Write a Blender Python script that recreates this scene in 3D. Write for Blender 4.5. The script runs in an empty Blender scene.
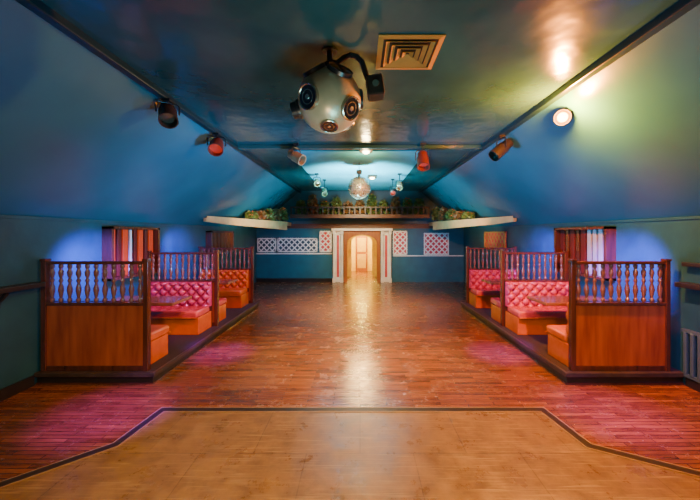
import bpy, bmesh, math, random
from mathutils import Vector, Matrix, Quaternion
random.seed(7)
C = bpy.context.scene.collection
HP = math.pi/2

# ------------------------------------------------------------ materials
def mat(name, col, rough=0.5, metal=0.0, col2=None, nscale=6.0, bump=0.0, bscale=60.0, emit=None, estr=0.0, coat=0.0, stretch=None, rvar=0.0, detail=5.0):
    m = bpy.data.materials.new(name); m.use_nodes = True
    nt = m.node_tree; b = nt.nodes['Principled BSDF']
    b.inputs['Base Color'].default_value = (*col, 1)
    b.inputs['Roughness'].default_value = rough
    b.inputs['Metallic'].default_value = metal
    b.inputs['Coat Weight'].default_value = coat
    b.inputs['Coat Roughness'].default_value = 0.15
    tc = nt.nodes.new('ShaderNodeTexCoord'); mp = nt.nodes.new('ShaderNodeMapping')
    nt.links.new(tc.outputs['Object'], mp.inputs['Vector'])
    if stretch: mp.inputs['Scale'].default_value = stretch
    n = nt.nodes.new('ShaderNodeTexNoise'); n.inputs['Scale'].default_value = nscale; n.inputs['Detail'].default_value = detail
    nt.links.new(mp.outputs['Vector'], n.inputs['Vector'])
    c2 = col2 if col2 else tuple(c*0.8 for c in col)
    r = nt.nodes.new('ShaderNodeValToRGB')
    r.color_ramp.elements[0].position = 0.3; r.color_ramp.elements[1].position = 0.7
    r.color_ramp.elements[0].color = (*c2, 1); r.color_ramp.elements[1].color = (*col, 1)
    nt.links.new(n.outputs['Fac'], r.inputs['Fac']); nt.links.new(r.outputs['Color'], b.inputs['Base Color'])
    if rvar:
        mr = nt.nodes.new('ShaderNodeMapRange'); mr.inputs['To Min'].default_value = max(0, rough-rvar); mr.inputs['To Max'].default_value = rough+rvar
        nt.links.new(n.outputs['Fac'], mr.inputs['Value']); nt.links.new(mr.outputs['Result'], b.inputs['Roughness'])
    if bump:
        n2 = nt.nodes.new('ShaderNodeTexNoise'); n2.inputs['Scale'].default_value = bscale; n2.inputs['Detail'].default_value = 2
        nt.links.new(tc.outputs['Object'], n2.inputs['Vector'])
        bp = nt.nodes.new('ShaderNodeBump'); bp.inputs['Strength'].default_value = bump; bp.inputs['Distance'].default_value = 0.02
        nt.links.new(n2.outputs['Fac'], bp.inputs['Height']); nt.links.new(bp.outputs['Normal'], b.inputs['Normal'])
    if emit:
        b.inputs['Emission Color'].default_value = (*emit, 1); b.inputs['Emission Strength'].default_value = estr
    return m

def floor_mat(name, c1, c2, cm, bw, rh, rough, wear, wearcol, mortar=0.004, wscale=1.6, dark=0.4, scr=0.3, gscale=11, gst=(0.45, 1.5, 1), spec=.75, lo=.32, bumpd=.006, wpos=(.45, .62), gdet=10, bumps=.35, grough=.75):
    m = bpy.data.materials.new(name); m.use_nodes = True
    nt = m.node_tree; b = nt.nodes['Principled BSDF']; L = nt.links.new; N = nt.nodes.new
    tc = N('ShaderNodeTexCoord')
    br = N('ShaderNodeTexBrick'); br.inputs['Scale'].default_value = 1.0
    br.inputs['Brick Width'].default_value = bw; br.inputs['Row Height'].default_value = rh
    br.inputs['Mortar Size'].default_value = mortar; br.inputs['Mortar Smooth'].default_value = 0.3
    br.inputs['Color1'].default_value = (*c1, 1); br.inputs['Color2'].default_value = (*c2, 1); br.inputs['Mortar'].default_value = (*cm, 1)
    L(tc.outputs['Object'], br.inputs['Vector'])
    n = N('ShaderNodeTexNoise'); n.inputs['Scale'].default_value = wscale; n.inputs['Detail'].default_value = 10; n.inputs['Roughness'].default_value = 0.72
    L(tc.outputs['Object'], n.inputs['Vector'])
    r = N('ShaderNodeValToRGB'); r.color_ramp.elements[0].position = wpos[0]; r.color_ramp.elements[1].position = wpos[1]
    L(n.outputs['Fac'], r.inputs['Fac'])
    ml = N('ShaderNodeMath'); ml.operation = 'MULTIPLY'; ml.inputs[1].default_value = wear
    L(r.outputs['Color'], ml.inputs[0])
    mx = N('ShaderNodeMix'); mx.data_type = 'RGBA'
    L(ml.outputs[0], mx.inputs[0]); L(br.outputs['Color'], mx.inputs[6]); mx.inputs[7].default_value = (*wearcol, 1)
    gm = N('ShaderNodeMapping'); gm.inputs['Scale'].default_value = gst; L(tc.outputs['Object'], gm.inputs['Vector'])
    n3 = N('ShaderNodeTexNoise'); n3.inputs['Scale'].default_value = gscale; n3.inputs['Detail'].default_value = gdet; n3.inputs['Roughness'].default_value = grough
    L(gm.outputs['Vector'], n3.inputs['Vector'])
    r3 = N('ShaderNodeValToRGB'); r3.color_ramp.elements[0].position = lo; r3.color_ramp.elements[1].position = 0.64
    r3.color_ramp.elements[0].color = (dark, dark*.95, dark*.9, 1); r3.color_ramp.elements[1].color = (1.15, 1.12, 1.08, 1)
    L(n3.outputs['Fac'], r3.inputs['Fac'])
    m2 = N('ShaderNodeMix'); m2.data_type = 'RGBA'; m2.blend_type = 'MULTIPLY'; m2.inputs[0].default_value = 1.0
    L(mx.outputs[2], m2.inputs[6]); L(r3.outputs['Color'], m2.inputs[7])
    last = m2.outputs[2]
    for rot, scl in ((0.25, (2.0, 60, 1)), (1.4, (2.5, 70, 1)), (0.9, (1.5, 50, 1))):
        mp = N('ShaderNodeMapping'); mp.inputs['Rotation'].default_value[2] = rot; mp.inputs['Scale'].default_value = scl
        L(tc.outputs['Object'], mp.inputs['Vector'])
        ns = N('ShaderNodeTexNoise'); ns.inputs['Scale'].default_value = 1.0; ns.inputs['Detail'].default_value = 3
        L(mp.outputs['Vector'], ns.inputs['Vector'])
        rs = N('ShaderNodeValToRGB'); rs.color_ramp.elements[0].position = 0.60; rs.color_ramp.elements[1].position = 0.68
        L(ns.outputs['Fac'], rs.inputs['Fac'])
        q = N('ShaderNodeMath'); q.operation = 'MULTIPLY'; q.inputs[1].default_value = scr
        L(rs.outputs['Color'], q.inputs[0])
        mm = N('ShaderNodeMix'); mm.data_type = 'RGBA'
        L(q.outputs[0], mm.inputs[0]); L(last, mm.inputs[6]); mm.inputs[7].default_value = (wearcol[0]*1.3, wearcol[1]*1.4, wearcol[2]*1.5, 1)
        last = mm.outputs[2]
    L(last, b.inputs['Base Color'])
    mr = N('ShaderNodeMapRange'); mr.inputs['From Min'].default_value = .35; mr.inputs['From Max'].default_value = .65
    mr.inputs['To Min'].default_value = rough-0.05; mr.inputs['To Max'].default_value = rough+0.14
    L(n.outputs['Fac'], mr.inputs['Value']); L(mr.outputs['Result'], b.inputs['Roughness'])
    b.inputs['Specular IOR Level'].default_value = spec
    bp = N('ShaderNodeBump'); bp.inputs['Strength'].default_value = bumps; bp.inputs['Distance'].default_value = bumpd
    ad = N('ShaderNodeMath'); ad.operation = 'SUBTRACT'
    nm = N('ShaderNodeMath'); nm.operation = 'MULTIPLY'; nm.inputs[1].default_value = .5
    L(n3.outputs['Fac'], nm.inputs[0])
    L(nm.outputs[0], ad.inputs[0]); L(br.outputs['Fac'], ad.inputs[1]); L(ad.outputs[0], bp.inputs['Height'])
    L(bp.outputs['Normal'], b.inputs['Normal'])
    return m

M = {}
M['floor'] = floor_mat('parquet', (0.290, 0.092, 0.022), (0.135, 0.038, 0.010), (0.016, 0.007, 0.004), 0.60, 0.054, 0.18, 0.20, (0.38, 0.165, 0.045), dark=.50, gscale=8, gst=(.35, 2.2, 1), spec=.95, bumpd=.007, scr=.16, wscale=3.2, wpos=(.48, .70), bumps=.35, mortar=.004)
M['vinyl'] = floor_mat('vinyl_sheet', (0.225, 0.128, 0.042), (0.205, 0.114, 0.037), (0.105, 0.056, 0.020), 0.92, 0.92, 0.28, 0.5, (0.33, 0.205, 0.078), mortar=0.005, wscale=3.4, dark=.62, scr=.55, gscale=5.5, gst=(1, 1, 1), spec=.65, lo=.34, wpos=(.44, .68), gdet=12, grough=.72, bumps=.25)
M['strip'] = mat('dark_strip', (0.035, 0.021, 0.014), 0.45, col2=(0.02, 0.014, 0.011), nscale=20)
M['striplight'] = mat('light_strip', (0.32, 0.20, 0.09), 0.45, nscale=20)
M['ceil'] = mat('gloss_teal_ceiling', (0.024, 0.088, 0.098), 0.19, col2=(0.016, 0.060, 0.068), nscale=1.6, bump=0.8, bscale=2.4, rvar=0.09)
M['slope'] = mat('teal_slope', (0.024, 0.138, 0.190), 0.25, col2=(0.018, 0.108, 0.155), nscale=1.1, bump=0.32, bscale=2.0, rvar=0.04, detail=2)
M['ceilglow'] = mat('cyan_glow_panel', (0.07, 0.50, 0.60), 0.40, col2=(0.04, 0.34, 0.44), nscale=1.8, bump=0.3, bscale=2.0)  # cyan glow put into a paler colour than the rest of the ceiling
M['wall'] = mat('teal_wall', (0.014, 0.078, 0.096), 0.40, col2=(0.009, 0.050, 0.066), nscale=2.5, bump=0.2, bscale=7)
M['wallback'] = mat('back_teal', (0.013, 0.12, 0.175), 0.5, col2=(0.010, 0.085, 0.13), nscale=3, bump=0.1, bscale=12)
M['cream'] = mat('yellow_plaster', (0.85, 0.62, 0.06), 0.6, bump=0.1)
M['ivory'] = mat('ivory_paint', (0.78, 0.48, 0.20), 0.5, bump=0.05)
M['beam'] = mat('dark_teal_beam', (0.006, 0.026, 0.032), 0.3, nscale=4)
M['wood'] = mat('mahogany', (0.44, 0.095, 0.023), 0.24, col2=(0.24, 0.044, 0.014), nscale=2.0, stretch=(5, 5, 0.7), coat=0.5)
M['wooddark'] = mat('dark_mahogany', (0.11, 0.028, 0.014), 0.25, col2=(0.055, 0.016, 0.009), nscale=3.0, stretch=(7, 7, 0.8), coat=0.6)
M['railblack'] = mat('dark_rail', (0.03, 0.012, 0.008), 0.5, nscale=5)
M['spindle'] = mat('spindle_wood', (0.22, 0.085, 0.06), 0.2, col2=(0.13, 0.045, 0.03), nscale=3.0, stretch=(7, 7, 0.8), coat=1.0)
M['tabletop'] = mat('table_wood', (0.26, 0.085, 0.034), 0.22, col2=(0.16, 0.050, 0.022), nscale=3.0, stretch=(1, 7, 7), coat=0.6)
M['black'] = mat('black_paint', (0.012, 0.011, 0.011), 0.4, col2=(0.018, 0.015, 0.014), nscale=8)
M['edge'] = mat('worn_step_edge', (0.07, 0.045, 0.032), 0.35, col2=(0.03, 0.02, 0.016), nscale=12)
M['carpet'] = mat('dark_carpet', (0.05, 0.022, 0.025), 0.95, col2=(0.03, 0.015, 0.02), nscale=40, bump=0.5, bscale=200)
M['orange'] = mat('orange_vinyl', (0.66, 0.135, 0.016), 0.22, col2=(0.50, 0.098, 0.012), nscale=5, bump=0.08, bscale=40)
M['pink'] = mat('magenta_pink_vinyl', (0.58, 0.045, 0.110), 0.18, col2=(0.44, 0.030, 0.080), nscale=5, bump=0.08, bscale=40, coat=.4)
M['pinkseat'] = mat('coral_vinyl', (0.62, 0.065, 0.060), 0.2, col2=(0.48, 0.048, 0.044), nscale=5, bump=0.08, bscale=40, coat=.4)
M['metal'] = mat('brushed_metal', (0.60, 0.54, 0.42), 0.24, 0.95)
M['silver'] = mat('champagne_metal', (0.54, 0.43, 0.26), 0.32, 0.35, col2=(0.40, 0.31, 0.18), nscale=4)
M['blackm'] = mat('black_metal', (0.010, 0.010, 0.011), 0.32, 0.0)
M['glass'] = mat('dark_lens_glass', (0.008, 0.007, 0.008), 0.10, 0.0, coat=.6)
M['canbeige'] = mat('beige_can', (0.5, 0.34, 0.17), 0.4, 0.3)
M['canred'] = mat('rust_can', (0.20, 0.040, 0.022), 0.4, 0.3)
M['candark'] = mat('dark_can', (0.05, 0.032, 0.022), 0.32, 0.4)
M['canblack'] = mat('black_can', (0.020, 0.016, 0.013), 0.4, 0.1)
M['redlens'] = mat('red_lens', (0.45, 0.03, 0.02), 0.15, emit=(1, 0.06, 0.03), estr=0.4)
M['amberlens'] = mat('amber_lens', (0.22, 0.14, 0.09), 0.15, metal=0.5)
M['bulb'] = mat('lit_reflector', (0.01, 0.006, 0.003), 0.7, emit=(1, 0.36, 0.03), estr=2.5)
M['hotbulb'] = mat('hot_filament', (0.01, 0.006, 0.003), 0.7, emit=(1, 0.62, 0.15), estr=40)
M['softbulb'] = mat('soft_bulb', (1, 0.9, 0.6), 0.3, emit=(1, 0.72, 0.35), estr=30)
M['gold'] = mat('brass_louvre', (0.50, 0.28, 0.06), 0.35, 0.3, nscale=6)
M['vdark'] = mat('vent_dark', (0.05, 0.020, 0.007), 0.7)
M['white'] = mat('white_gloss', (0.86, 0.84, 0.80), 0.4, nscale=4)
M['greyslat'] = mat('pale_slat', (0.42, 0.40, 0.42), 0.45, nscale=4)
M['pinkback'] = mat('rose_board', (0.60, 0.06, 0.08), 0.6)
M['darkback'] = mat('dark_board', (0.03, 0.06, 0.09), 0.6)
M['redglow'] = mat('red_glow_panel', (0.34, 0.028, 0.008), 0.45, emit=(1, 0.10, 0.012), estr=0.34)  # red light inside the hatch put into the panel as emission
M['redslat'] = mat('dark_red_panel', (0.12, 0.014, 0.010), 0.4)
M['leaf'] = mat('leaf', (0.10, 0.20, 0.03), 0.5, col2=(0.13, 0.11, 0.03), nscale=9)
M['leafred'] = mat('russet_leaf', (0.26, 0.08, 0.03), 0.5, col2=(0.12, 0.11, 0.03), nscale=9)
M['flower'] = mat('flower', (0.85, 0.2, 0.03), 0.5, col2=(0.7, 0.05, 0.03), nscale=20)
M['pot'] = mat('clay', (0.06, 0.026, 0.018), 0.8)
M['mirror'] = mat('mirror_facets', (0.90, 0.82, 0.62), 0.26, 0.6)
M['brown'] = mat('brown_timber', (0.10, 0.040, 0.018), 0.45, col2=(0.06, 0.024, 0.013), nscale=3, stretch=(1, 7, 7))
M['woodx'] = mat('arch_wood', (0.36, 0.11, 0.025), 0.4, col2=(0.22, 0.065, 0.016), nscale=3, stretch=(5, 5, .6))
M['ochre'] = mat('ochre_board', (0.62, 0.40, 0.03), 0.5)
M['radiator'] = mat('grey_green_enamel', (0.05, 0.10, 0.11), 0.4)

# ------------------------------------------------------------ mesh builder
class B:
    def __init__(s): s.bm = bmesh.new()
    def box(s, c, d, rot=None):
        r = bmesh.ops.create_cube(s.bm, size=1.0)
        mt = Matrix.Translation(c) @ (rot.to_4x4() if rot else Matrix()) @ Matrix.Diagonal((d[0], d[1], d[2], 1))
        bmesh.ops.transform(s.bm, matrix=mt, verts=r['verts']); return s
    def bx(s, x0, x1, y0, y1, z0, z1):
        return s.box(((x0+x1)/2, (y0+y1)/2, (z0+z1)/2), (x1-x0, y1-y0, z1-z0))
    def lathe(s, prof, seg=20, mtx=None, caps=True):
        rings = []
        for r, z in prof:
            rings.append([s.bm.verts.new((r*math.cos(2*math.pi*i/seg), r*math.sin(2*math.pi*i/seg), z)) for i in range(seg)])
        for a, b in zip(rings, rings[1:]):
            for i in range(seg):
                s.bm.faces.new((a[i], a[(i+1) % seg], b[(i+1) % seg], b[i]))
        if caps:
            s.bm.faces.new(list(reversed(rings[0]))); s.bm.faces.new(rings[-1])
        if mtx:
            bmesh.ops.transform(s.bm, matrix=mtx, verts=[v for r in rings for v in r])
        return s
    def tube(s, pts, rad, seg=10):
        pts = [Vector(p) for p in pts]; rings = []
        for i, p in enumerate(pts):
            t = (pts[min(i+1, len(pts)-1)] - pts[max(i-1, 0)]).normalized()
            q = t.to_track_quat('Z', 'Y')
            rings.append([s.bm.verts.new(p + q @ Vector((rad*math.cos(2*math.pi*k/seg), rad*math.sin(2*math.pi*k/seg), 0))) for k in range(seg)])
        for a, b in zip(rings, rings[1:]):
            off = min(range(seg), key=lambda o: (a[0].co-b[o].co).length)
            b2 = b[off:]+b[:off]; b[:] = b2
            for i in range(seg):
                s.bm.faces.new((a[i], a[(i+1) % seg], b[(i+1) % seg], b[i]))
        s.bm.faces.new(list(reversed(rings[0]))); s.bm.faces.new(rings[-1]); return s
    def sphere(s, c, r, seg=24, ring=14, sc=(1, 1, 1)):
        o = bmesh.ops.create_uvsphere(s.bm, u_segments=seg, v_segments=ring, radius=r)
        bmesh.ops.transform(s.bm, matrix=Matrix.Translation(c) @ Matrix.Diagonal((*sc, 1)), verts=o['verts']); return s
    def poly_prism(s, pts, z0, z1):
        a = [s.bm.verts.new((x, y, z0)) for x, y in pts]; b = [s.bm.verts.new((x, y, z1)) for x, y in pts]
        n = len(pts)
        s.bm.faces.new(list(reversed(a))); s.bm.faces.new(b)
        for i in range(n): s.bm.faces.new((a[i], a[(i+1) % n], b[(i+1) % n], b[i]))
        return s
    def prism_y(s, pts, y0, y1):
        a = [s.bm.verts.new((x, y0, z)) for x, z in pts]; b = [s.bm.verts.new((x, y1, z)) for x, z in pts]
        n = len(pts)
        s.bm.faces.new(a); s.bm.faces.new(list(reversed(b)))
        for i in range(n): s.bm.faces.new((a[i], b[i], b[(i+1) % n], a[(i+1) % n]))
        return s
    def obj(s, name, m, parent=None, smooth=False, bevel=0.0, label=None):
        bmesh.ops.recalc_face_normals(s.bm, faces=s.bm.faces)
        me = bpy.data.meshes.new(name); s.bm.to_mesh(me); s.bm.free()
        me.materials.append(M[m])
        if smooth:
            for p in me.polygons: p.use_smooth = True
            try: me.set_sharp_from_angle(angle=math.radians(40))
            except Exception: pass
        o = bpy.data.objects.new(name, me); C.objects.link(o)
        if parent: o.parent = parent
        if bevel:
            bv = o.modifiers.new('bevel', 'BEVEL'); bv.width = bevel; bv.segments = 2; bv.limit_method = 'ANGLE'
        if label: o['label'] = label
        return o

def thing(name, label, cat, loc=(0, 0, 0), group=None, rotz=0):
    e = bpy.data.objects.new(name, None); e.empty_display_size = 0.1; C.objects.link(e)
    e.location = loc; e.rotation_euler[2] = rotz
    e['label'] = label; e['category'] = cat
    if group: e['group'] = group
    return e
def clone(src, loc, rotz=None, label=None, par=None):
    o = src.copy(); C.objects.link(o)
    if par is not None:
        o.parent = par
    else:
        o.location = loc
        if rotz is not None: o.rotation_euler[2] = rotz
        if label: o['label'] = label
    for ch in list(src.children):
        clone(ch, None, par=o)
    return o
def struct(o): o['kind'] = 'structure'; return o

# ------------------------------------------------------------ room shell
WX, HB, HW, HC, YB, YF = 4.1, 2.37, 2.12, 3.6, 12.67, -3.0
struct(B().bx(-WX, WX, YF, 16.5, -0.1, 0).obj('floor', 'floor'))
struct(B().bx(-WX-0.1, -WX, YF, YB, 0, HW).obj('wall_left', 'wall'))
struct(B().bx(WX, WX+0.1, YF, YB, 0, HW).obj('wall_right', 'wall'))
struct(B().prism_y([(-WX-.1, 0), (WX+.1, 0), (WX+.1, HW), (HB, HC), (-HB, HC), (-WX-.1, HW)], YF-0.1, YF).obj('wall_near', 'wall'))
struct(B().bx(-HB, HB, YF, YB, HC, HC+0.1).obj('ceiling', 'ceil'))
struct(B().bx(-1.45, 1.35, 6.5, 12.3, HC-0.02, HC).obj('ceiling_glow_panel', 'ceilglow', bevel=.006))  # paler sheet added to carry the cyan glow on the far ceiling
def slope(sx, nm):
    b = B()
    b.prism_y([(sx*HB, HC), (sx*(WX), HW), (sx*(WX+.1), HW+.02), (sx*(HB), HC+0.12)], YF, YB)
    return struct(b.obj(nm, 'slope'))
slope(-1, 'ceiling_left'); slope(1, 'ceiling_right')
b = B(); DX0, DX1, DZ = -0.64, 0.80, 1.98
b.prism_y([(-WX-.1, 0), (DX0, 0), (DX0, DZ), (DX0, HC), (-HB, HC), (-WX-.1, HW)], YB, YB+0.15)
b.prism_y([(WX+.1, 0), (DX1, 0), (DX1, DZ), (DX1, HC), (HB, HC), (WX+.1, HW)], YB, YB+0.15)
b.bx(DX0, DX1, YB, YB+0.15, DZ, HC)
struct(b.obj('wall_back', 'wallback'))
struct(B().bx(DX0-0.1, DX0, YB+0.15, 16.5, 0, 2.3).obj('wall_corridor_left', 'cream'))
struct(B().bx(DX1, DX1+0.1, YB+0.15, 16.5, 0, 2.3).obj('wall_corridor_right', 'cream'))
struct(B().bx(DX0-.1, DX1+.1, 16.5, 16.6, 0, 2.3).obj('wall_corridor_end', 'cream'))
struct(B().bx(DX0-.1, DX1+.1, YB+0.15, 16.6, 2.3, 2.4).obj('ceiling_corridor', 'cream'))
b = B(); AX0, AX1 = -0.38, 0.54; ac, ar = (AX0+AX1)/2, (AX1-AX0)/2
pts = [(DX0, 0), (DX0, 2.3), (DX1, 2.3), (DX1, 0), (AX1, 0), (AX1, 1.55)]
for k in range(1, 12):
    a = math.pi*k/12; pts.append((ac+ar*math.cos(a), 1.55+0.28*math.sin(a)))
pts += [(AX0, 1.55), (AX0, 0)]
b.prism_y(pts, 14.3, 14.4)
struct(b.obj('wall_corridor_middle', 'ochre'))
d = struct(B().bx(-0.22, 0.38, 16.42, 16.5, 0, 1.85).obj('door_1', 'woodx'))
for zz in (0.15, 0.98):
    B().bx(-0.14, 0.30, 16.40, 16.42, zz, zz+0.72).obj('door_panel', 'ochre', parent=d, bevel=.006)
B().sphere((0.33, 16.39, 0.92), 0.03).obj('door_knob', 'gold', parent=d, smooth=True)

for i, sx in enumerate((-1, 1)):
    struct(B().bx(sx*HB-0.045, sx*HB+0.045, YF, YB, HC-0.07, HC+0.02).obj('trim_%d' % (i+1), 'beam', bevel=.01))
    struct(B().bx(min(sx*WX, sx*(WX-.02)), max(sx*WX, sx*(WX-.02)), YF, YB, HW-0.04, HW).obj('trim_%d' % (i+3), 'wall', bevel=.004))
    struct(B().bx(min(sx*WX, sx*(WX-.03)), max(sx*WX, sx*(WX-.03)), YF, 4.0, 0, 0.13).obj('baseboard_%s' % ('left' if sx < 0 else 'right'), 'black'))
struct(B().bx(-HB, HB, 6.1, 6.22, HC-0.07, HC).obj('trim_5', 'ceil', bevel=.01))
struct(B().bx(-WX, -1.1, YB-0.04, YB, 1.10, 1.15).obj('trim_7', 'white'))
struct(B().bx(1.3, WX, YB-0.04, YB, 1.02, 1.06).obj('trim_8', 'white'))
struct(B().bx(-WX, -1.1, YB-0.03, YB, 0, 0.15).obj('baseboard_back', 'black'))
struct(B().bx(-3.9, 3.9, YB-0.05, YB, 2.12, 2.3).obj('trim_9', 'brown'))

V = [(-4.1, 1.28), (-2.69, 2.394), (-2.17, 2.86), (-2.1, 3.42), (1.94, 3.42), (2.02, 2.84), (2.66, 2.50), (4.1, 1.75)]
struct(B().poly_prism(list(reversed(V + [(4.1, YF), (-4.1, YF)])), 0.0, 0.008).obj('floor_vinyl', 'vinyl'))
def strip(path, off0, off1, z0, z1, nm, m):
    b = B(); P = [Vector((x, y)) for x, y in path]; A = []; D = []
    for i, p in enumerate(P):
        ns = []
        if i > 0: t = (P[i]-P[i-1]).normalized(); ns.append(Vector((-t.y, t.x)))
        if i < len(P)-1: t = (P[i+1]-P[i]).normalized(); ns.append(Vector((-t.y, t.x)))
        n = sum(ns, Vector((0, 0))).normalized(); k = 1/max(0.5, n.dot(ns[0]))
        A.append(p+n*off0*k); D.append(p+n*off1*k)
    for i in range(len(P)-1):
        b.poly_prism([A[i], A[i+1], D[i+1], D[i]], z0, z1)
    return struct(b.obj(nm, m))
strip(V, -0.01, 0.06, 0, 0.012, 'trim_10', 'strip')
strip(V, -0.025, -0.01, 0, 0.013, 'trim_11', 'striplight')
strip(V, 0.06, 0.075, 0, 0.011, 'trim_12', 'striplight')

# ------------------------------------------------------------ booths
PT = 0.153
for sx in (-1, 1):
    w = 1.47/2
    e = thing('booth_platform', 'low black step platform with dark carpet carrying the booth seats', 'platform', (sx*(4.09-w), 6.15, 0), 'booth platforms')
    B().bx(-w, w, -2.1, 2.1, 0, PT-0.02).obj('base', 'black', parent=e, bevel=.005)
    B().bx(-w, w, -2.08, 2.1, PT-0.02, PT-.001).obj('carpet', 'carpet', parent=e)
    b = B(); b.bx(-w, w, -2.14, -2.08, PT-0.05, PT+0.002)
    xe = -sx*w
    b.bx(min(xe, xe-sx*0.04), max(xe, xe-sx*0.04), -2.14, 2.1, PT-0.05, PT+0.002)
    b.obj('step_edge', 'edge', parent=e, bevel=.006)
    b = B(); b.bx(min(xe, xe-sx*0.012), max(xe, xe-sx*0.012), -2.11, 2.1, 0.0, 0.02); b.bx(-w, w, -2.112, -2.1, 0, 0.02)
    b.obj('kick_strip', 'wooddark', parent=e)

spin_prof = [(0.018, 0), (0.026, 0.02), (0.026, 0.045), (0.014, 0.06), (0.022, 0.10), (0.031, 0.16), (0.028, 0.20), (0.013, 0.26), (0.024, 0.285), (0.024, 0.30),
             (0.013, 0.325), (0.026, 0.37), (0.029, 0.41), (0.015, 0.455), (0.026, 0.475), (0.026, 0.50), (0.018, 0.515)]
def partition(loc):
    W = 1.30; h = W/2
    e = thing('booth_partition', 'mahogany booth divider with solid lower panel and turned spindles', 'partition', loc, 'booth dividers')
    for s in (-1, 1):
        b = B(); b.bx(s*h-0.03, s*h+0.03, -0.035, 0.035, 0, 1.40); b.box((s*h, 0, 1.415), (0.075, 0.085, 0.03))
        b.obj('post', 'wooddark', parent=e, bevel=.005)
    B().bx(-h+.03, h-.03, -0.012, 0.012, 0.06, 0.84).obj('lower_panel', 'wood', parent=e)
    B().bx(-h+.03, h-.03, -0.022, 0.022, 0, 0.065).obj('bottom_rail', 'wooddark', parent=e, bevel=.004)
    B().bx(-h+.03, h-.03, -0.03, 0.03, 0.835, 0.875).obj('middle_rail', 'wooddark', parent=e, bevel=.006)
    B().bx(-h+.03, h-.03, -0.032, 0.032, 1.36, 1.40).obj('top_rail', 'wooddark', parent=e, bevel=.008)
    sp = None; n = 11
    for i in range(n):
        x = -h+0.03+(i+0.5)*(W-0.06)/n
        if sp is None:
            sp = B().lathe([(r, z*0.94) for r, z in spin_prof], 12).obj('spindle', 'spindle', parent=e, smooth=True); o = sp
        else:
            o = sp.copy(); C.objects.link(o); o.parent = e
        o.location = (x, 0, 0.875)
    return e
CX = 3.40
P0 = partition((-3.38, 4.10, PT))
for sx in (-1, 1):
    for y in (4.10, 6.10, 8.10):
        if sx == -1 and y == 4.10: continue
        o = clone(P0, (-3.38 if sx < 0 else 3.32, y, PT))
        if sx > 0: o.scale[0] = 0.925

def banquette(seatm, backm, label):
    W = 1.22; h = W/2
    e = thing('banquette', label, 'bench', (0, 0, 0), 'booth benches')
    B().bx(-h, h, -0.52, -0.035, 0, 0.30).obj('base', 'orange', parent=e, bevel=.01)
    B().bx(-h-.004, h+.004, -0.57, -0.10, 0.295, 0.42).obj('seat_cushion', seatm, parent=e, bevel=.035, smooth=True)
    B().tube([(-h, -.572, .305), (h, -.572, .305)], .010, 8).obj('piping', 'orange', parent=e, smooth=True)
    NU, NV = 14, 5
    bm = B(); nx, nz = 140, 50; z0, z1 = 0.40, 0.85; bw, bh = W/NU, 0.45/NV
    vs = []
    for j in range(nz+1):
        row = []
        for i in range(nx+1):
            x = -h + W*i/nx; z = z0+(z1-z0)*j/nz
            u = (x+h)/bw; v = (z-z0)/bh
            a = abs(math.sin(math.pi*(u+v)/2)); c = abs(math.sin(math.pi*(u-v)/2))
            hgt = (a*c)**0.5
            ed = min(1, min(x+h, h-x)/0.03); ez = min(1, (z1-z)/0.04)
            y = -0.085 - 0.07*hgt
            y = y*(0.55+0.45*math.sqrt(max(0, ed)))*(0.5+0.5*math.sqrt(max(0, ez)))
            row.append(bm.bm.verts.new((x, y, z)))
        vs.append(row)
    for j in range(nz):
        for i in range(nx):
            bm.bm.faces.new((vs[j][i], vs[j][i+1], vs[j+1][i+1], vs[j+1][i]))
    bk0 = [bm.bm.verts.new((v.co.x, -0.032, v.co.z)) for v in vs[nz]]
    for i in range(nx): bm.bm.faces.new((vs[nz][i], vs[nz][i+1], bk0[i+1], bk0[i]))
    for side in (0, nx):
        sb = [bm.bm.verts.new((vs[j][side].co.x, -0.032, vs[j][side].co.z)) for j in range(nz+1)]
        for j in range(nz): bm.bm.faces.new((vs[j][side], vs[j+1][side], sb[j+1], sb[j]))
    bm.obj('backrest', backm, parent=e, smooth=True)
    sp = None
    for j in range(1, NV):
        for i in range(1, NU):
            if (i+j) % 2 == 0:
                x = -h+i*bw; z = z0+j*bh
                if sp is None:
                    sp = B().sphere((0, 0, 0), 0.012, 10, 6, (1, .5, 1)).obj('button', backm, parent=e, smooth=True); o = sp
                else:
                    o = sp.copy(); C.objects.link(o); o.parent = e
                o.location = (x, -0.090, z)
    B().bx(-h, h, -0.03, -0.002, 0.0, 0.88).obj('back_board', 'wooddark', parent=e, bevel=.006)
    return e
lo = 'orange vinyl booth bench with buttoned back and box base'
lp = 'pink-red vinyl booth bench with deep-buttoned back'
BO = banquette('orange', 'orange', lo); BO.location = (-CX, 4.14, PT); BO.rotation_euler[2] = math.pi
BP = banquette('pinkseat', 'pink', lp); BP.location = (-CX, 6.05, PT)
clone(BP, (-CX, 6.15, PT), math.pi)
clone(BO, (-CX, 8.05, PT), 0)
clone(BO, (3.34, 4.14, PT), math.pi)
clone(BP, (3.34, 6.05, PT), 0)
clone(BP, (3.34, 6.15, PT), math.pi)
clone(BP, (3.34, 8.05, PT), 0)

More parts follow.
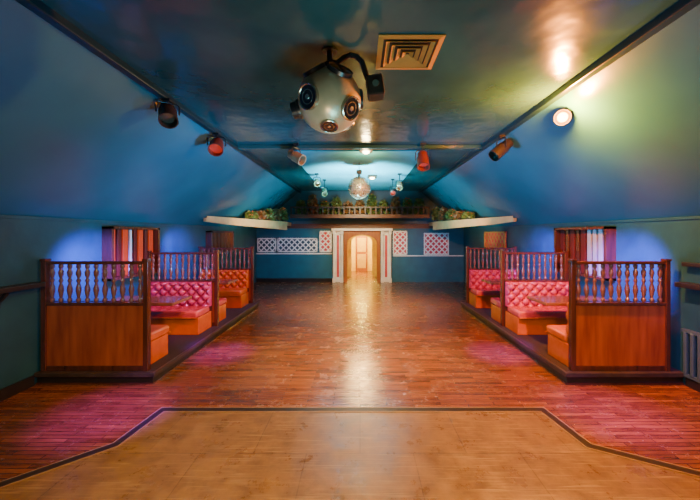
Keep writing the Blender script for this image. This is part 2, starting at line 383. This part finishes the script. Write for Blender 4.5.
def table():
    e = thing('booth_table', 'dark wood booth table on a pedestal between benches', 'table', (0, 0, 0), 'booth tables')
    B().bx(-0.56, 0.56, -0.28, 0.28, 0.665, 0.715).obj('table_top', 'tabletop', parent=e, bevel=.010)
    B().lathe([(0.06, 0.03), (0.035, 0.06), (0.03, 0.3), (0.04, 0.36), (0.03, 0.42), (0.03, 0.62), (0.07, 0.665)], 16).obj('pedestal', 'blackm', parent=e, smooth=True)
    b = B(); b.box((0, 0, 0.02), (0.5, 0.06, 0.035)); b.box((0, 0, 0.02), (0.06, 0.4, 0.035)); b.obj('foot', 'blackm', parent=e, bevel=.008)
    return e
T = table(); T.location = (-3.37, 5.08, PT)
clone(T, (-3.37, 7.1, PT)); clone(T, (3.35, 5.08, PT)); clone(T, (3.35, 7.1, PT))

# ------------------------------------------------------------ side wall furniture
for sx in (-1, 1):
    e = thing('wall_ledge', 'long black drinks ledge bracketed to the teal wall', 'shelf', (sx*WX, 2.4, 1.24), 'wall ledges')
    x0, x1 = sorted((0, -sx*0.16))
    B().bx(x0, x1, -2.6, 1.62, 0, 0.06).obj('shelf_board', 'black', parent=e, bevel=.01)
    for y in (-1.8, -0.8, 0.2, 1.2):
        b = B(); b.bx(min(0, -sx*.03), max(0, -sx*.03), y-.02, y+.02, -0.18, 0); b.box((-sx*0.06, y, -0.08), (0.03, 0.03, 0.2), Matrix.Rotation(-sx*0.75, 3, 'Y'))
        b.obj('bracket', 'black', parent=e)
e = thing('wall_rail', 'dark handrail fixed above the ledge on the teal wall', 'rail', (WX, 2.4, 1.5))
B().bx(-0.09, -0.04, -2.6, 1.6, 0, 0.05).obj('rail', 'black', parent=e, bevel=.01)
for y in (-1, 0.4, 1.4): B().bx(-0.06, 0, y-.02, y+.02, 0.0, 0.04).obj('bracket', 'black', parent=e)
e = thing('radiator', 'grey-green slatted wall radiator beside the booth partition', 'radiator', (WX, 3.72, 0.12))
for k in range(8): B().bx(-0.05, -0.01, -0.34+k*0.085, -0.34+k*0.085+0.045, 0.03, 0.56).obj('fin', 'radiator', parent=e, bevel=.01)
B().bx(-0.045, -0.0, -0.36, 0.32, 0, 0.04).obj('bottom_pipe', 'radiator', parent=e); B().bx(-0.045, -0.0, -0.36, 0.32, 0.55, 0.59).obj('top_pipe', 'radiator', parent=e)

def shutter(sx, y0, y1, z0, z1, panelm, slats, label, frame='wooddark'):
    e = thing('shuttered_hatch', label, 'hatch', (sx*WX, (y0+y1)/2, z0))
    h = (y1-y0)/2; H = z1-z0; X0, X1 = sorted((0, -sx*0.16))
    B().bx(X0, X1, -h, -h+.05, 0, H).obj('frame_side', frame, parent=e); B().bx(X0, X1, h-.05, h, 0, H).obj('frame_side', frame, parent=e)
    B().bx(X0, X1, -h, h, H-.04, H).obj('frame_top', frame, parent=e); B().bx(X0, X1, -h, h, 0, .04).obj('sill', frame, parent=e)
    B().bx(min(0, -sx*.03), max(0, -sx*.03), -h+.05, h-.05, .04, H-.04).obj('back_panel', panelm, parent=e)
    tot = sum(w for _, w in slats); y = -h+.05
    for sm, wd in slats:
        p = (2*h-.1)*wd/tot
        B().box((-sx*0.06, y+p/2, H/2), (0.03, p-0.05, H-.09)).obj('slat', sm, parent=e, bevel=.004)
        y += p
    return e
shutter(-1, 5.08, 6.3, 1.15, 2.02, 'redslat', [('redglow', 1), ('redslat', .8), ('redglow', 1), ('white', .6), ('redslat', .8), ('redglow', 1), ('redslat', .8), ('redglow', 1)], 'mahogany framed hatch with dark red and glowing red upright panels')
shutter(1, 5.12, 6.5, 1.15, 2.02, 'black', [('greyslat', .8)]*4 + [('redslat', 1), ('wooddark', .8), ('redslat', 1), ('wooddark', .8), ('redslat', 1)], 'dark framed hatch with white slats and dark red panels')
shutter(-1, 8.5, 10.0, 1.35, 1.98, 'darkback', [('brown', 1)]*6, 'dark brown slatted hatch on the far side wall')

def lattice(x0, x1, z0, z1, back, fm='white', label='white diamond lattice panel on the teal end wall', side=False):
    e = thing('lattice_panel', label, 'wall panel', ((x0+x1)/2, YB-0.045, (z0+z1)/2), 'lattice panels')
    if side:
        e.location = (WX-0.045, (x0+x1)/2, (z0+z1)/2); e.rotation_euler[2] = -HP
    w, h = (x1-x0)/2, (z1-z0)/2
    b = B(); t = .045
    b.bx(-w, w, -.025, .0, h-t, h); b.bx(-w, w, -.025, .0, -h, -h+t); b.bx(-w, -w+t, -.025, .0, -h, h); b.bx(w-t, w, -.025, .0, -h, h)
    b.obj('frame', fm, parent=e)
    B().bx(-w, w, 0, .02, -h, h).obj('backing_board', back, parent=e)
    b = B(); s = 0.22
    n = int((w+h)*2/s)+2
    for sg in (1, -1):
        for k in range(-n, n+1):
            pts = []
            c = k*s
            for X in (-w, w):
                Z = sg*(c-X)
                if -h <= Z <= h: pts.append((X, Z))
            for Z in (-h, h):
                X = c-sg*Z
                if -w < X < w: pts.append((X, Z))
            if len(pts) >= 2:
                p, q = Vector(pts[0]), Vector(pts[1]); L = (q-p).length
                if L > .03:
                    mid = (p+q)/2; ang = math.atan2(q.y-p.y, q.x-p.x)
                    b.box((mid.x, -0.01-.004*sg, mid.y), (L, .006, .045), Matrix.Rotation(-ang, 3, 'Y'))
    b.obj('lattice', fm, parent=e)
lattice(-4.05, -3.30, 1.19, 1.74, 'darkback'); lattice(-3.26, -1.68, 1.19, 1.74, 'darkback'); lattice(-1.6, -1.12, 1.19, 2.02, 'pinkback')
lattice(1.30, 1.86, 1.08, 2.02, 'pinkback'); lattice(2.52, 3.5, 1.08, 1.94, 'pinkback')
lattice(8.9, 10.4, 1.42, 1.97, 'pinkback', 'gold', 'brass lattice panel over rose board on the side wall', True)

e = thing('door_surround', 'white columned doorway surround with wooden arch', 'door frame', (0.08, YB-0.004, 0))
for s in (-1, 1):
    for off in (-0.155, 0.155):
        x = s*0.95+off
        b = B(); b.bx(x-.055, x+.055, -0.17, -0.04, 0, 0.16); b.bx(x-.055, x+.055, -0.17, -0.04, 1.90, 2.02)
        b.lathe([(.048, .16), (.042, .2), (.042, 1.84), (.048, 1.90)], 14, Matrix.Translation((x, -.105, 0)))
        b.obj('column', 'white', parent=e)
    B().bx(s*0.95-0.21, s*0.95+0.21, -0.04, 0, 0, 2.02).obj('pilaster', 'white', parent=e, bevel=.01)
    B().bx(s*0.95-0.045, s*0.95+0.045, -0.05, -0.038, 0.2, 1.85).obj('inlay', 'pinkback', parent=e)
B().bx(-1.2, 1.2, -0.20, 0, 2.02, 2.12).obj('cornice', 'white', parent=e, bevel=.015)
b = B()
pts = [(-0.72, 2.02), (0.72, 2.02), (0.72, 0.0), (0.58, 0.0), (0.58, 1.55)]
for k in range(1, 12):
    a = math.pi*k/12; pts.append((0.58*math.cos(a), 1.55+0.32*math.sin(a)))
pts += [(-0.58, 1.55), (-0.58, 0), (-0.72, 0)]
vs0 = [b.bm.verts.new((x, -0.10, z)) for x, z in pts]; vs1 = [b.bm.verts.new((x, -0.01, z)) for x, z in pts]
b.bm.faces.new(vs0); b.bm.faces.new(list(reversed(vs1)))
for i in range(len(pts)): b.bm.faces.new((vs0[i], vs1[i], vs1[(i+1) % len(pts)], vs0[(i+1) % len(pts)]))
b.obj('arch', 'woodx', parent=e)
for s, px in ((-1, DX0), (1, DX1)):
    e = thing('swing_door', 'wooden double-door leaf standing open in the passage', 'door', (px - s*0.05, YB+0.25, 0), 'passage door leaves')
    x0, x1 = -0.02, 0.02
    B().bx(x0, x1, 0, 0.65, 0.01, 1.85).obj('leaf', 'woodx', parent=e, bevel=.004)
    for zz in (0.2, 1.05): B().bx(x0-.01, x1+.01, 0.1, 0.55, zz, zz+.6).obj('leaf_panel', 'ochre', parent=e, bevel=.004)

# ------------------------------------------------------------ gallery, canopy shelves, plants
e = thing('gallery_ledge', 'brown timber gallery ledge with low rail above the doorway', 'ledge', (0, YB, 2.55))
B().bx(-2.6, 2.6, -0.75, 0, 0, 0.06).obj('board', 'brown', parent=e)
B().bx(-2.6, 2.6, -0.79, -0.75, -0.06, 0.08).obj('fascia', 'brown', parent=e, bevel=.006)
B().bx(-2.6, 2.6, -0.78, -0.72, 0.32, 0.37).obj('top_rail', 'railblack', parent=e)
sp = None
for k in range(27):
    if sp is None: sp = B().bx(-.028, .028, -.015, .015, 0.06, 0.33).obj('baluster', 'railblack', parent=e); o = sp
    else: o = sp.copy(); C.objects.link(o); o.parent = e
    o.location = (-2.56+k*0.197, -0.75, 0)
for sx in (-1, 1):
    e = thing('canopy_shelf', 'tapering cream canopy shelf under the sloping ceiling holding plants', 'shelf', (0, 0, 2.18), 'canopy shelves')
    pts = [(sx*3.80, 7.95), (sx*2.72, YB-0.85), (sx*2.72, YB), (sx*3.80, YB)]
    if sx > 0: pts = list(reversed(pts))
    B().poly_prism(list(reversed(pts)), 0.04, 0.17).obj('board', 'ivory', parent=e)
    p, q = Vector((sx*3.86, 7.95)), Vector((sx*2.72, YB-0.85)); b = B()
    nrm = Vector((-(q-p).y, (q-p).x)).normalized()*0.035
    P8 = []
    for pt, za, zb in ((p, 0.03, 0.12), (p.lerp(q, .2), -0.02, 0.172), (q, -0.13, 0.172)):
        P8.append([b.bm.verts.new((pt.x+s_*nrm.x, pt.y+s_*nrm.y, z)) for s_, z in ((-1, za), (1, za), (1, zb), (-1, zb))])
    for a_, c_ in zip(P8, P8[1:]):
        for k in range(4): b.bm.faces.new((a_[k], a_[(k+1) % 4], c_[(k+1) % 4], c_[k]))
    b.bm.faces.new(P8[0]); b.bm.faces.new(list(reversed(P8[-1])))
    b.obj('fascia', 'ivory', parent=e)

def plant(loc, seed, hgt=0.42, rad=0.3, flowers=False, n=200, lm='leaf'):
    rnd = random.Random(seed)
    lab = {'leaf': 'leafy green trailing plant in a clay pot', 'leafred': 'russet-leaved trailing plant in a clay pot'}[lm]
    e = thing('potted_plant', lab if not flowers else 'orange-flowering plant in a clay pot', 'plant', loc, 'ledge plants')
    B().lathe([(0.05, 0), (0.07, 0.08), (0.08, 0.08), (0.08, 0.11), (0.07, 0.11)], 12).obj('pot', 'pot', parent=e)
    b = B()
    for k in range(9):
        a = rnd.uniform(0, 2*math.pi); rr_ = rnd.uniform(.3, .85)*rad
        tip = Vector((math.cos(a)*rr_, math.sin(a)*rr_, rnd.uniform(.4, .95)*hgt))
        b.tube([(0, 0, .09), tip*.55+Vector((0, 0, .05)), tip], .006, 4)
    for k in range(n):
        while True:
            p = Vector((rnd.uniform(-1, 1), rnd.uniform(-1, 1), rnd.uniform(0, 1)))
            if abs(p.x)**3+abs(p.y)**3+p.z**3 < 1: break
        p = Vector((p.x*rad*.9, p.y*rad*.9, 0.05+p.z*(hgt-.08)))
        d = Vector((rnd.gauss(0, 1), rnd.gauss(0, 1), rnd.gauss(0.2, .8))).normalized()
        s = d.cross(Vector((rnd.gauss(0, 1), rnd.gauss(0, 1), rnd.gauss(0, 1)))).normalized()
        l = rnd.uniform(.06, .12); w = l*.4
        v = [b.bm.verts.new(p-d*l*.5), b.bm.verts.new(p+s*w), b.bm.verts.new(p+d*l*.6), b.bm.verts.new(p-s*w)]
        for q_ in v:
            q_.co.z = max(q_.co.z, .006)
            q_.co.x = max(-rad, min(rad, q_.co.x)); q_.co.y = max(-rad, min(rad, q_.co.y))
        b.bm.faces.new(v)
    b.obj('foliage', lm, parent=e)
    if flowers:
        rr = random.Random(seed+99)
        for k in range(9):
            a = rr.uniform(0, 2*math.pi); el = rr.uniform(0.1, 1.4); r = rad*rr.uniform(.7, .85)
            B().sphere((math.cos(a)*math.cos(el)*r, math.sin(a)*math.cos(el)*r, .05+math.sin(el)*(hgt-.05)), rr.uniform(.025, .038), 8, 5, (1, 1, .6)).obj('flower', 'flower', parent=e, smooth=True)
sd = 1
rg = random.Random(8)
for k in range(11):
    x = -2.27+k*0.454; plant((x, YB-0.36, 2.612), sd, rg.uniform(.55, .85), .226, k in (2, 6, 9), 420, 'leafred' if k in (1, 4, 5, 8) else 'leaf'); sd += 1
for sx in (-1, 1):
    for k in range(5):
        t = 0.44+k*0.118
        p = Vector((sx*3.86, 7.95, 2.352)).lerp(Vector((sx*2.72, YB-0.85, 2.352)), t)
        plant((p.x, p.y+0.25, 2.354), sd, rg.uniform(.24, .30)+.07*k, .20, k % 2 == 0, 340, 'leafred' if k % 2 else 'leaf'); sd += 1

# ------------------------------------------------------------ ceiling vent
e = thing('ceiling_vent', 'square brass concentric-louvre air vent in the ceiling', 'vent', (0.445, 3.0, HC))
def ring(b, o, i, z0, z1):
    V4 = lambda r, z: [b.bm.verts.new((sx*r, sy*r, z)) for sx, sy in ((-1, -1), (1, -1), (1, 1), (-1, 1))]
    a, c = V4(o, z0), V4(i, z1); a2, c2 = V4(o, z0+.008), V4(i, z1+.008)
    for k in range(4):
        n = (k+1) % 4
        b.bm.faces.new((a[k], a[n], c[n], c[k])); b.bm.faces.new((a2[k], c2[k], c2[n], a2[n]))
        b.bm.faces.new((a[k], a2[k], a2[n], a[n])); b.bm.faces.new((c[k], c[n], c2[n], c2[k]))
b = B(); ring(b, 0.285, 0.240, -0.012, -0.02); b.obj('vent_frame', 'gold', parent=e)
B().bx(-.25, .25, -.25, .25, -0.006, -0.001).obj('duct', 'vdark', parent=e)
for k in range(4):
    o = 0.215-k*0.055
    b = B(); ring(b, o, max(o-0.034, .008), -0.028, -0.010); b.obj('louvre', 'gold', parent=e)

# ------------------------------------------------------------ ball projector fixture
SC = Vector((-0.28, 2.96, 3.13)); SR = 0.29
e = thing('ball_light_projector', 'champagne-metal multi-lens spherical disco light hanging on a black arm', 'disco light', SC)
B().sphere((0, 0, 0), SR, 48, 28).obj('globe', 'silver', parent=e, smooth=True)
def port(d, r, kind):
    d = Vector(d).normalized(); q = d.to_track_quat('Z', 'Y').to_matrix().to_4x4()
    z = math.sqrt(max(0, SR*SR-r*r))
    T_ = SR+.008
    rm = 'metal' if kind == 'm' else 'blackm'
    B().lathe([(r+.010, z-.02), (r+.010, T_), (r+.003, T_+.005), (r-.004, T_), (r-.006, T_-.005)], 32, q, caps=False).obj('lens_ring', rm, parent=e, smooth=True)
    if kind == 'cone':
        B().lathe([(r, z-.02), (r*.95, z+.08), (r*.75, z+.085), (r*.6, z+.04), (0.005, z+.04)], 28, q).obj('snout', 'blackm', parent=e, smooth=True)
    else:
        B().lathe([(r-.002, T_-.003), (r*.55, T_-.006), (0.002, T_-.006)], 28, q).obj('lens', 'glass', parent=e, smooth=True)
        if kind == 'm':
            B().lathe([(r*.62, T_-.007), (r*.61, T_-.001), (r*.56, T_-.001), (r*.55, T_-.007)], 28, q, caps=False).obj('inner_ring', 'metal', parent=e, smooth=True)
            B().lathe([(r*.24, T_-.007), (r*.22, T_+.001), (0.002, T_+.002)], 20, q).obj('lens_centre', 'metal', parent=e, smooth=True)
for dv, r, k in [((-.56, -.78, -.20), .100, 'm'), ((.70, -.56, -.46), .094, 'm'), ((.38, -.60, .72), .106, 'd'), ((-.46, -.48, .82), .098, 'd'),
                 ((-1, .05, -.25), .080, 'cone'), ((1, .15, .12), .080, 'd'), ((.02, -.38, -.95), .070, 'm'), ((.1, .9, .3), .085, 'm'), ((-.6, .7, -.3), .085, 'm'), ((.5, .7, -.5), .085, 'm')]:
    port(dv, r, k)
b = B(); b.lathe([(0.026, SR-.02), (0.026, 0.47)], 12); b.lathe([(0.06, SR-.02), (0.06, SR+.05), (0.035, SR+.07)], 16); b.lathe([(0.07, 0.455), (0.07, 0.468)], 16)
b.obj('hanging_rod', 'blackm', parent=e, smooth=True)
b = B(); b.tube([(0.0, 0, .37), (.07, 0, .35), (.13, 0, .40), (.19, 0, .425), (.25, 0, .41), (.30, 0, .36), (.33, 0, .26), (.36, 0, .18)], 0.025); b.obj('arm', 'blackm', parent=e, smooth=True)
b = B(); b.box((.42, 0, .12), (.15, .17, .19), Matrix.Rotation(-0.15, 3, 'Y')); b.obj('motor_box', 'candark', parent=e, bevel=.02)
B().lathe([(.03, 0), (.03, .02)], 16, Matrix.Translation((.42, -.085, .12)) @ Matrix.Rotation(HP, 4, 'X')).obj('motor_cap', 'metal', parent=e)

# mirror ball
e = thing('mirror_ball', 'mirrored disco ball hanging on a rod beneath the ceiling', 'mirror ball', (-0.02, 7.5, 2.98))
R = 0.262
b = B(); nr = 16; rt = random.Random(5)
for j in range(nr):
    t0, t1 = math.pi*j/nr, math.pi*(j+1)/nr; tm = (t0+t1)/2; n = max(4, int(32*math.sin(tm)))
    for i in range(n):
        a0, a1 = 2*math.pi*(i+.06)/n, 2*math.pi*(i+.94)/n
        vs = []
        ja, jb = rt.uniform(-.004, .004), rt.uniform(-.004, .004)
        for t, a, rr_ in ((t0+.012, a0, R+ja+jb), (t0+.012, a1, R+ja-jb), (t1-.012, a1, R-ja-jb), (t1-.012, a0, R-ja+jb)):
            vs.append(b.bm.verts.new((rr_*math.sin(t)*math.cos(a), rr_*math.sin(t)*math.sin(a), rr_*math.cos(t))))
        b.bm.faces.new(vs)
b.obj('mirror_tiles', 'mirror', parent=e)
B().sphere((0, 0, 0), R-.014).obj('core', 'metal', parent=e)
B().lathe([(.03, R-.01), (.03, R+.06), (.008, R+.07), (.008, .60)], 10).obj('rod', 'blackm', parent=e)
B().box((0, 0, R+.11), (.12, .12, .09)).obj('motor', 'candark', parent=e, bevel=.01)

# ------------------------------------------------------------ can spotlights
def can(loc, aim, L, r, bodym, lensm, label, ceilz):
    e = thing('spotlight', label, 'spotlight', loc, 'ceiling spotlights')
    q = (Vector(aim)-Vector(loc)).to_track_quat('Z', 'Y').to_matrix().to_4x4()
    B().lathe([(r*.45, -L*.55), (r*.8, -L*.5), (r*.85, -L*.2), (r, -L*.15), (r, L*.45), (r*1.06, L*.45), (r*1.06, L*.5), (r*.92, L*.5), (r*.92, L*.2)], 22, q, caps=False).obj('can', bodym, parent=e, smooth=True)
    B().lathe([(r*.92, L*.2), (r*.6, L*.24), (0.003, L*.26)], 22, q).obj('lens', lensm, parent=e, smooth=True)
    B().lathe([(r*.44, -L*.56), (0.003, -L*.56)], 16, q).obj('rear_cap', bodym, parent=e)
    side = (q.to_3x3() @ Vector((1, 0, 0)))
    side = Vector((side.x, side.y, 0)).normalized() if Vector((side.x, side.y, 0)).length > .1 else Vector((1, 0, 0))
    h = ceilz-loc[2]
    k = r*1.22; zt = min(h*.75, r*1.7)
    b = B(); b.tube([side*k, side*k+Vector((0, 0, zt*.8)), side*k*.8+Vector((0, 0, zt)), -side*k*.8+Vector((0, 0, zt)), -side*k+Vector((0, 0, zt*.8)), -side*k], .010, 8)
    b.obj('yoke', 'blackm', parent=e, smooth=True)
    B().tube([Vector((0, 0, zt)), Vector((0, 0, h))], .012, 8).obj('stem', 'blackm', parent=e)
    B().box((0, 0, h-.015), (.1, .1, .03)).obj('mounting_plate', 'blackm', parent=e, bevel=.004)
    return e
can((-2.33, 3.88, 3.36), (-2.0, 3.4, 2.7), .32, .10, 'candark', 'amberlens', 'dark metal can spotlight clamped to the ceiling beam', 3.53)
can((-2.33, 5.2, 3.33), (-2.0, 4.0, 2.2), .27, .11, 'canred', 'redlens', 'rust-red can spotlight with a glowing red lens', 3.53)
can((-1.2, 6.02, 3.35), (-0.3, 5.6, 2.8), .32, .10, 'canbeige', 'amberlens', 'beige can spotlight hanging from the cross beam', 3.6)
can((1.18, 6.0, 3.28), (1.13, 5.4, 2.3), .34, .11, 'canred', 'redlens', 'rust-red can spotlight on the cross beam', 3.6)
can((2.34, 5.3, 3.30), (1.4, 5.1, 2.5), .38, .10, 'canblack', 'amberlens', 'black can spotlight clamped to the ceiling beam', 3.53)
can((-1.2, 8.9, 3.34), (-0.9, 7.5, 2.6), .28, .08, 'canbeige', 'amberlens', 'small beige can spotlight above the far floor', 3.58)
can((-1.1, 9.9, 3.2), (-0.9, 8.5, 2.2), .28, .08, 'canbeige', 'amberlens', 'small beige can spotlight above the far floor', 3.58)
can((1.10, 8.9, 3.25), (0.9, 7.5, 2.2), .28, .08, 'canbeige', 'amberlens', 'small beige can spotlight above the far floor', 3.58)
can((1.0, 9.8, 3.2), (0.9, 8.0, 2.2), .28, .08, 'canred', 'redlens', 'small rust-red can spotlight above the far floor', 3.58)
LP = Vector((2.50, 3.95, 3.34))
e = thing('flood_lamp', 'brightly lit warm round lamp on the sloping ceiling', 'lamp', LP)
q = (Vector((0, 0, 1.9))-LP).to_track_quat('Z', 'Y').to_matrix().to_4x4()
B().lathe([(.03, -.12), (.05, -.10), (.090, -.02), (.094, 0.02), (.088, .02), (.084, -.02)], 24, q, caps=False).obj('housing', 'blackm', parent=e, smooth=True)
B().lathe([(.083, -.01), (.065, .01), (.050, .02)], 24, q).obj('reflector', 'bulb', parent=e, smooth=True)
B().lathe([(.056, .020), (.044, .045), (.003, .055)], 24, q).obj('bulb', 'hotbulb', parent=e, smooth=True)
B().tube([(0.02, 0.05, 0.04), (0.05, 0.08, 0.12)], .012).obj('stem', 'blackm', parent=e)
for i, (x, y, z) in enumerate(((0.12, 6.35, HC), (0.35, 9.2, HC-.02), (-0.15, 9.9, HC-.02))):
    e = thing('ceiling_lamp', 'small lit ceiling lamp with square brown housing', 'lamp', (x, y, z), 'small ceiling lamps')
    B().box((0, 0, -.03), (.26, .26, .06)).obj('housing', 'brown', parent=e, bevel=.01)
    B().sphere((0, 0, -.07), .07, 16, 10, (1, 1, .6)).obj('bulb', 'softbulb', parent=e, smooth=True)

# ------------------------------------------------------------ lights
def spot(loc, aim, col, P, ang=60, blend=.6, rad=.06):
    l = bpy.data.lights.new('spot', 'SPOT'); l.energy = P; l.color = col; l.spot_size = math.radians(ang); l.spot_blend = blend; l.shadow_soft_size = rad
    o = bpy.data.objects.new('spot_light', l); C.objects.link(o); o.location = loc
    o.rotation_euler = (Vector(aim)-Vector(loc)).to_track_quat('-Z', 'Y').to_euler(); return o
def point(loc, col, P, rad=.05):
    l = bpy.data.lights.new('point', 'POINT'); l.energy = P; l.color = col; l.shadow_soft_size = rad
    o = bpy.data.objects.new('point_light', l); C.objects.link(o); o.location = loc; return o
W = (1, .73, .34); CY = (.01, .46, 1); MG = (.20, .03, 1); BL = (.15, .10, 1)
point(LP+(Vector((0, 0, 1.9))-LP).normalized()*.20, (1, .27, .02), 1050, .05)
spot((-1.0, 0.5, 3.3), (-0.3, 2.6, 0), W, 430, 88, .9, .15)  # unseen warm spots added overhead to light the floor, no fixtures there
spot((1.0, 0.5, 3.3), (0.3, 2.6, 0), W, 430, 88, .9, .15)
spot((0, 4.6, 3.4), (0, 5.2, 0), W, 1250, 70, .9, .12)
spot((0, 7.9, 3.4), (0, 8.6, 0), W, 1450, 84, .9, .12)
spot((0, 9.6, 3.3), (0, 12.6, 1.3), W, 680, 82, .9, .2)
spot((0.05, 11.2, 3.2), (0.0, 5.5, 0), (1, .58, .18), 480, 50, 1, .36)  # unseen spot added for the warm sheen along the floor
spot((0.0, 5.2, 2.2), (-0.02, 7.5, 2.98), (1, .86, .6), 180, 16, .6, .05)  # unseen spot added to brighten the mirror ball from the front
point((0.12, 6.6, 3.30), W, 30, .08)
for sx in (-1, 1):
    spot((sx*0.8, 0.3, 3.0), (sx*3.3, 4.1, 0.7), W, 420, 34, .8, .1)  # unseen fill added to light the partition fronts
    spot((sx*0.6, 3.4, 3.2), (sx*3.3, 5.4, 0.8), W, 130, 40, .8, .08)
    spot((-sx*0.9, 4.6, 1.3), (sx*3.0, 6.2, 2.9), CY, 1400, 78, 1, .18)
    spot((-sx*0.9, 1.4, 1.3), (sx*3.4, 3.6, 2.6), CY, 370, 72, 1, .25)
    spot((-sx*0.6, 8.6, 1.6), (sx*2.7, 9.8, 3.3), (.03, .75, 1), 1200, 56, 1, .3)
    spot((sx*1.5, 9.0, 2.0), (sx*3.0, 12.6, 1.0), (.05, .45, 1), 260, 60, 1, .2)
    spot((sx*0.8, 6.4, 1.7), (sx*3.3, 9.6, 2.20), (1, .52, .16), 1300, 26, .8, .1)  # unseen warm spot added to tint the canopy shelves
spot((0.0, 7.6, 1.8), (0, 8.8, 3.6), (.20, .85, 1), 3000, 92, 1, .15)
spot((0.3, 1.8, 0.9), (0.0, 3.4, 3.6), (.22, .85, 1), 200, 120, 1, .4)
spot((-0.3, 1.4, 1.2), (-0.28, 2.96, 3.1), (1, .72, .38), 75, 26, 1, .1)  # unseen warm spot added to lift the ball projector from below
for sx in (-1, 1):
    spot((sx*1.2, 4.2, 3.2), (sx*3.4, 5.9, 0.7), (1, .14, .80), 420, 42, .8, .05)
    spot((sx*1.6, 2.6, 3.3), (sx*2.65, 3.4, 0), MG, 3200, 24, 1, .1)
    spot((sx*1.5, 4.6, 3.3), (sx*2.20, 5.1, 0), MG, 3800, 20, 1, .1)
    spot((sx*2.0, 6.2, 3.3), (sx*3.2, 7.8, 0.8), (1, .14, .80), 210, 45, .8, .05)
    spot((sx*3.1, 4.3, 1.95), (sx*4.1, 4.85, 1.25), BL, 1300, 70, 1, .08)
    spot((sx*3.3, 6.5, 1.95), (sx*4.1, 7.2, 1.4), BL, 520, 76, 1, .08)
spot((2.9, 2.6, 2.6), (4.1, 3.5, 0.6), (.4, .06, 1), 240, 55, 1, .08)
point((0.08, 13.4, 2.1), (1, .80, .16), 40, .1)
point((0.08, 15.2, 2.1), (1, .84, .15), 330, .1)

w = bpy.data.worlds.new('world'); bpy.context.scene.world = w; w.use_nodes = True
w.node_tree.nodes['Background'].inputs[0].default_value = (.02, .03, .04, 1); w.node_tree.nodes['Background'].inputs[1].default_value = .3

cd = bpy.data.cameras.new('camera'); cam = bpy.data.objects.new('camera', cd); C.objects.link(cam)
cam.location = (0, 0, 1.9); cam.rotation_euler = (HP, 0, 0); cd.sensor_width = 36; cd.lens = 320/700*36
cd.shift_x = -10/700; cd.shift_y = -16/700; cd.clip_start = .05
bpy.context.scene.camera = cam
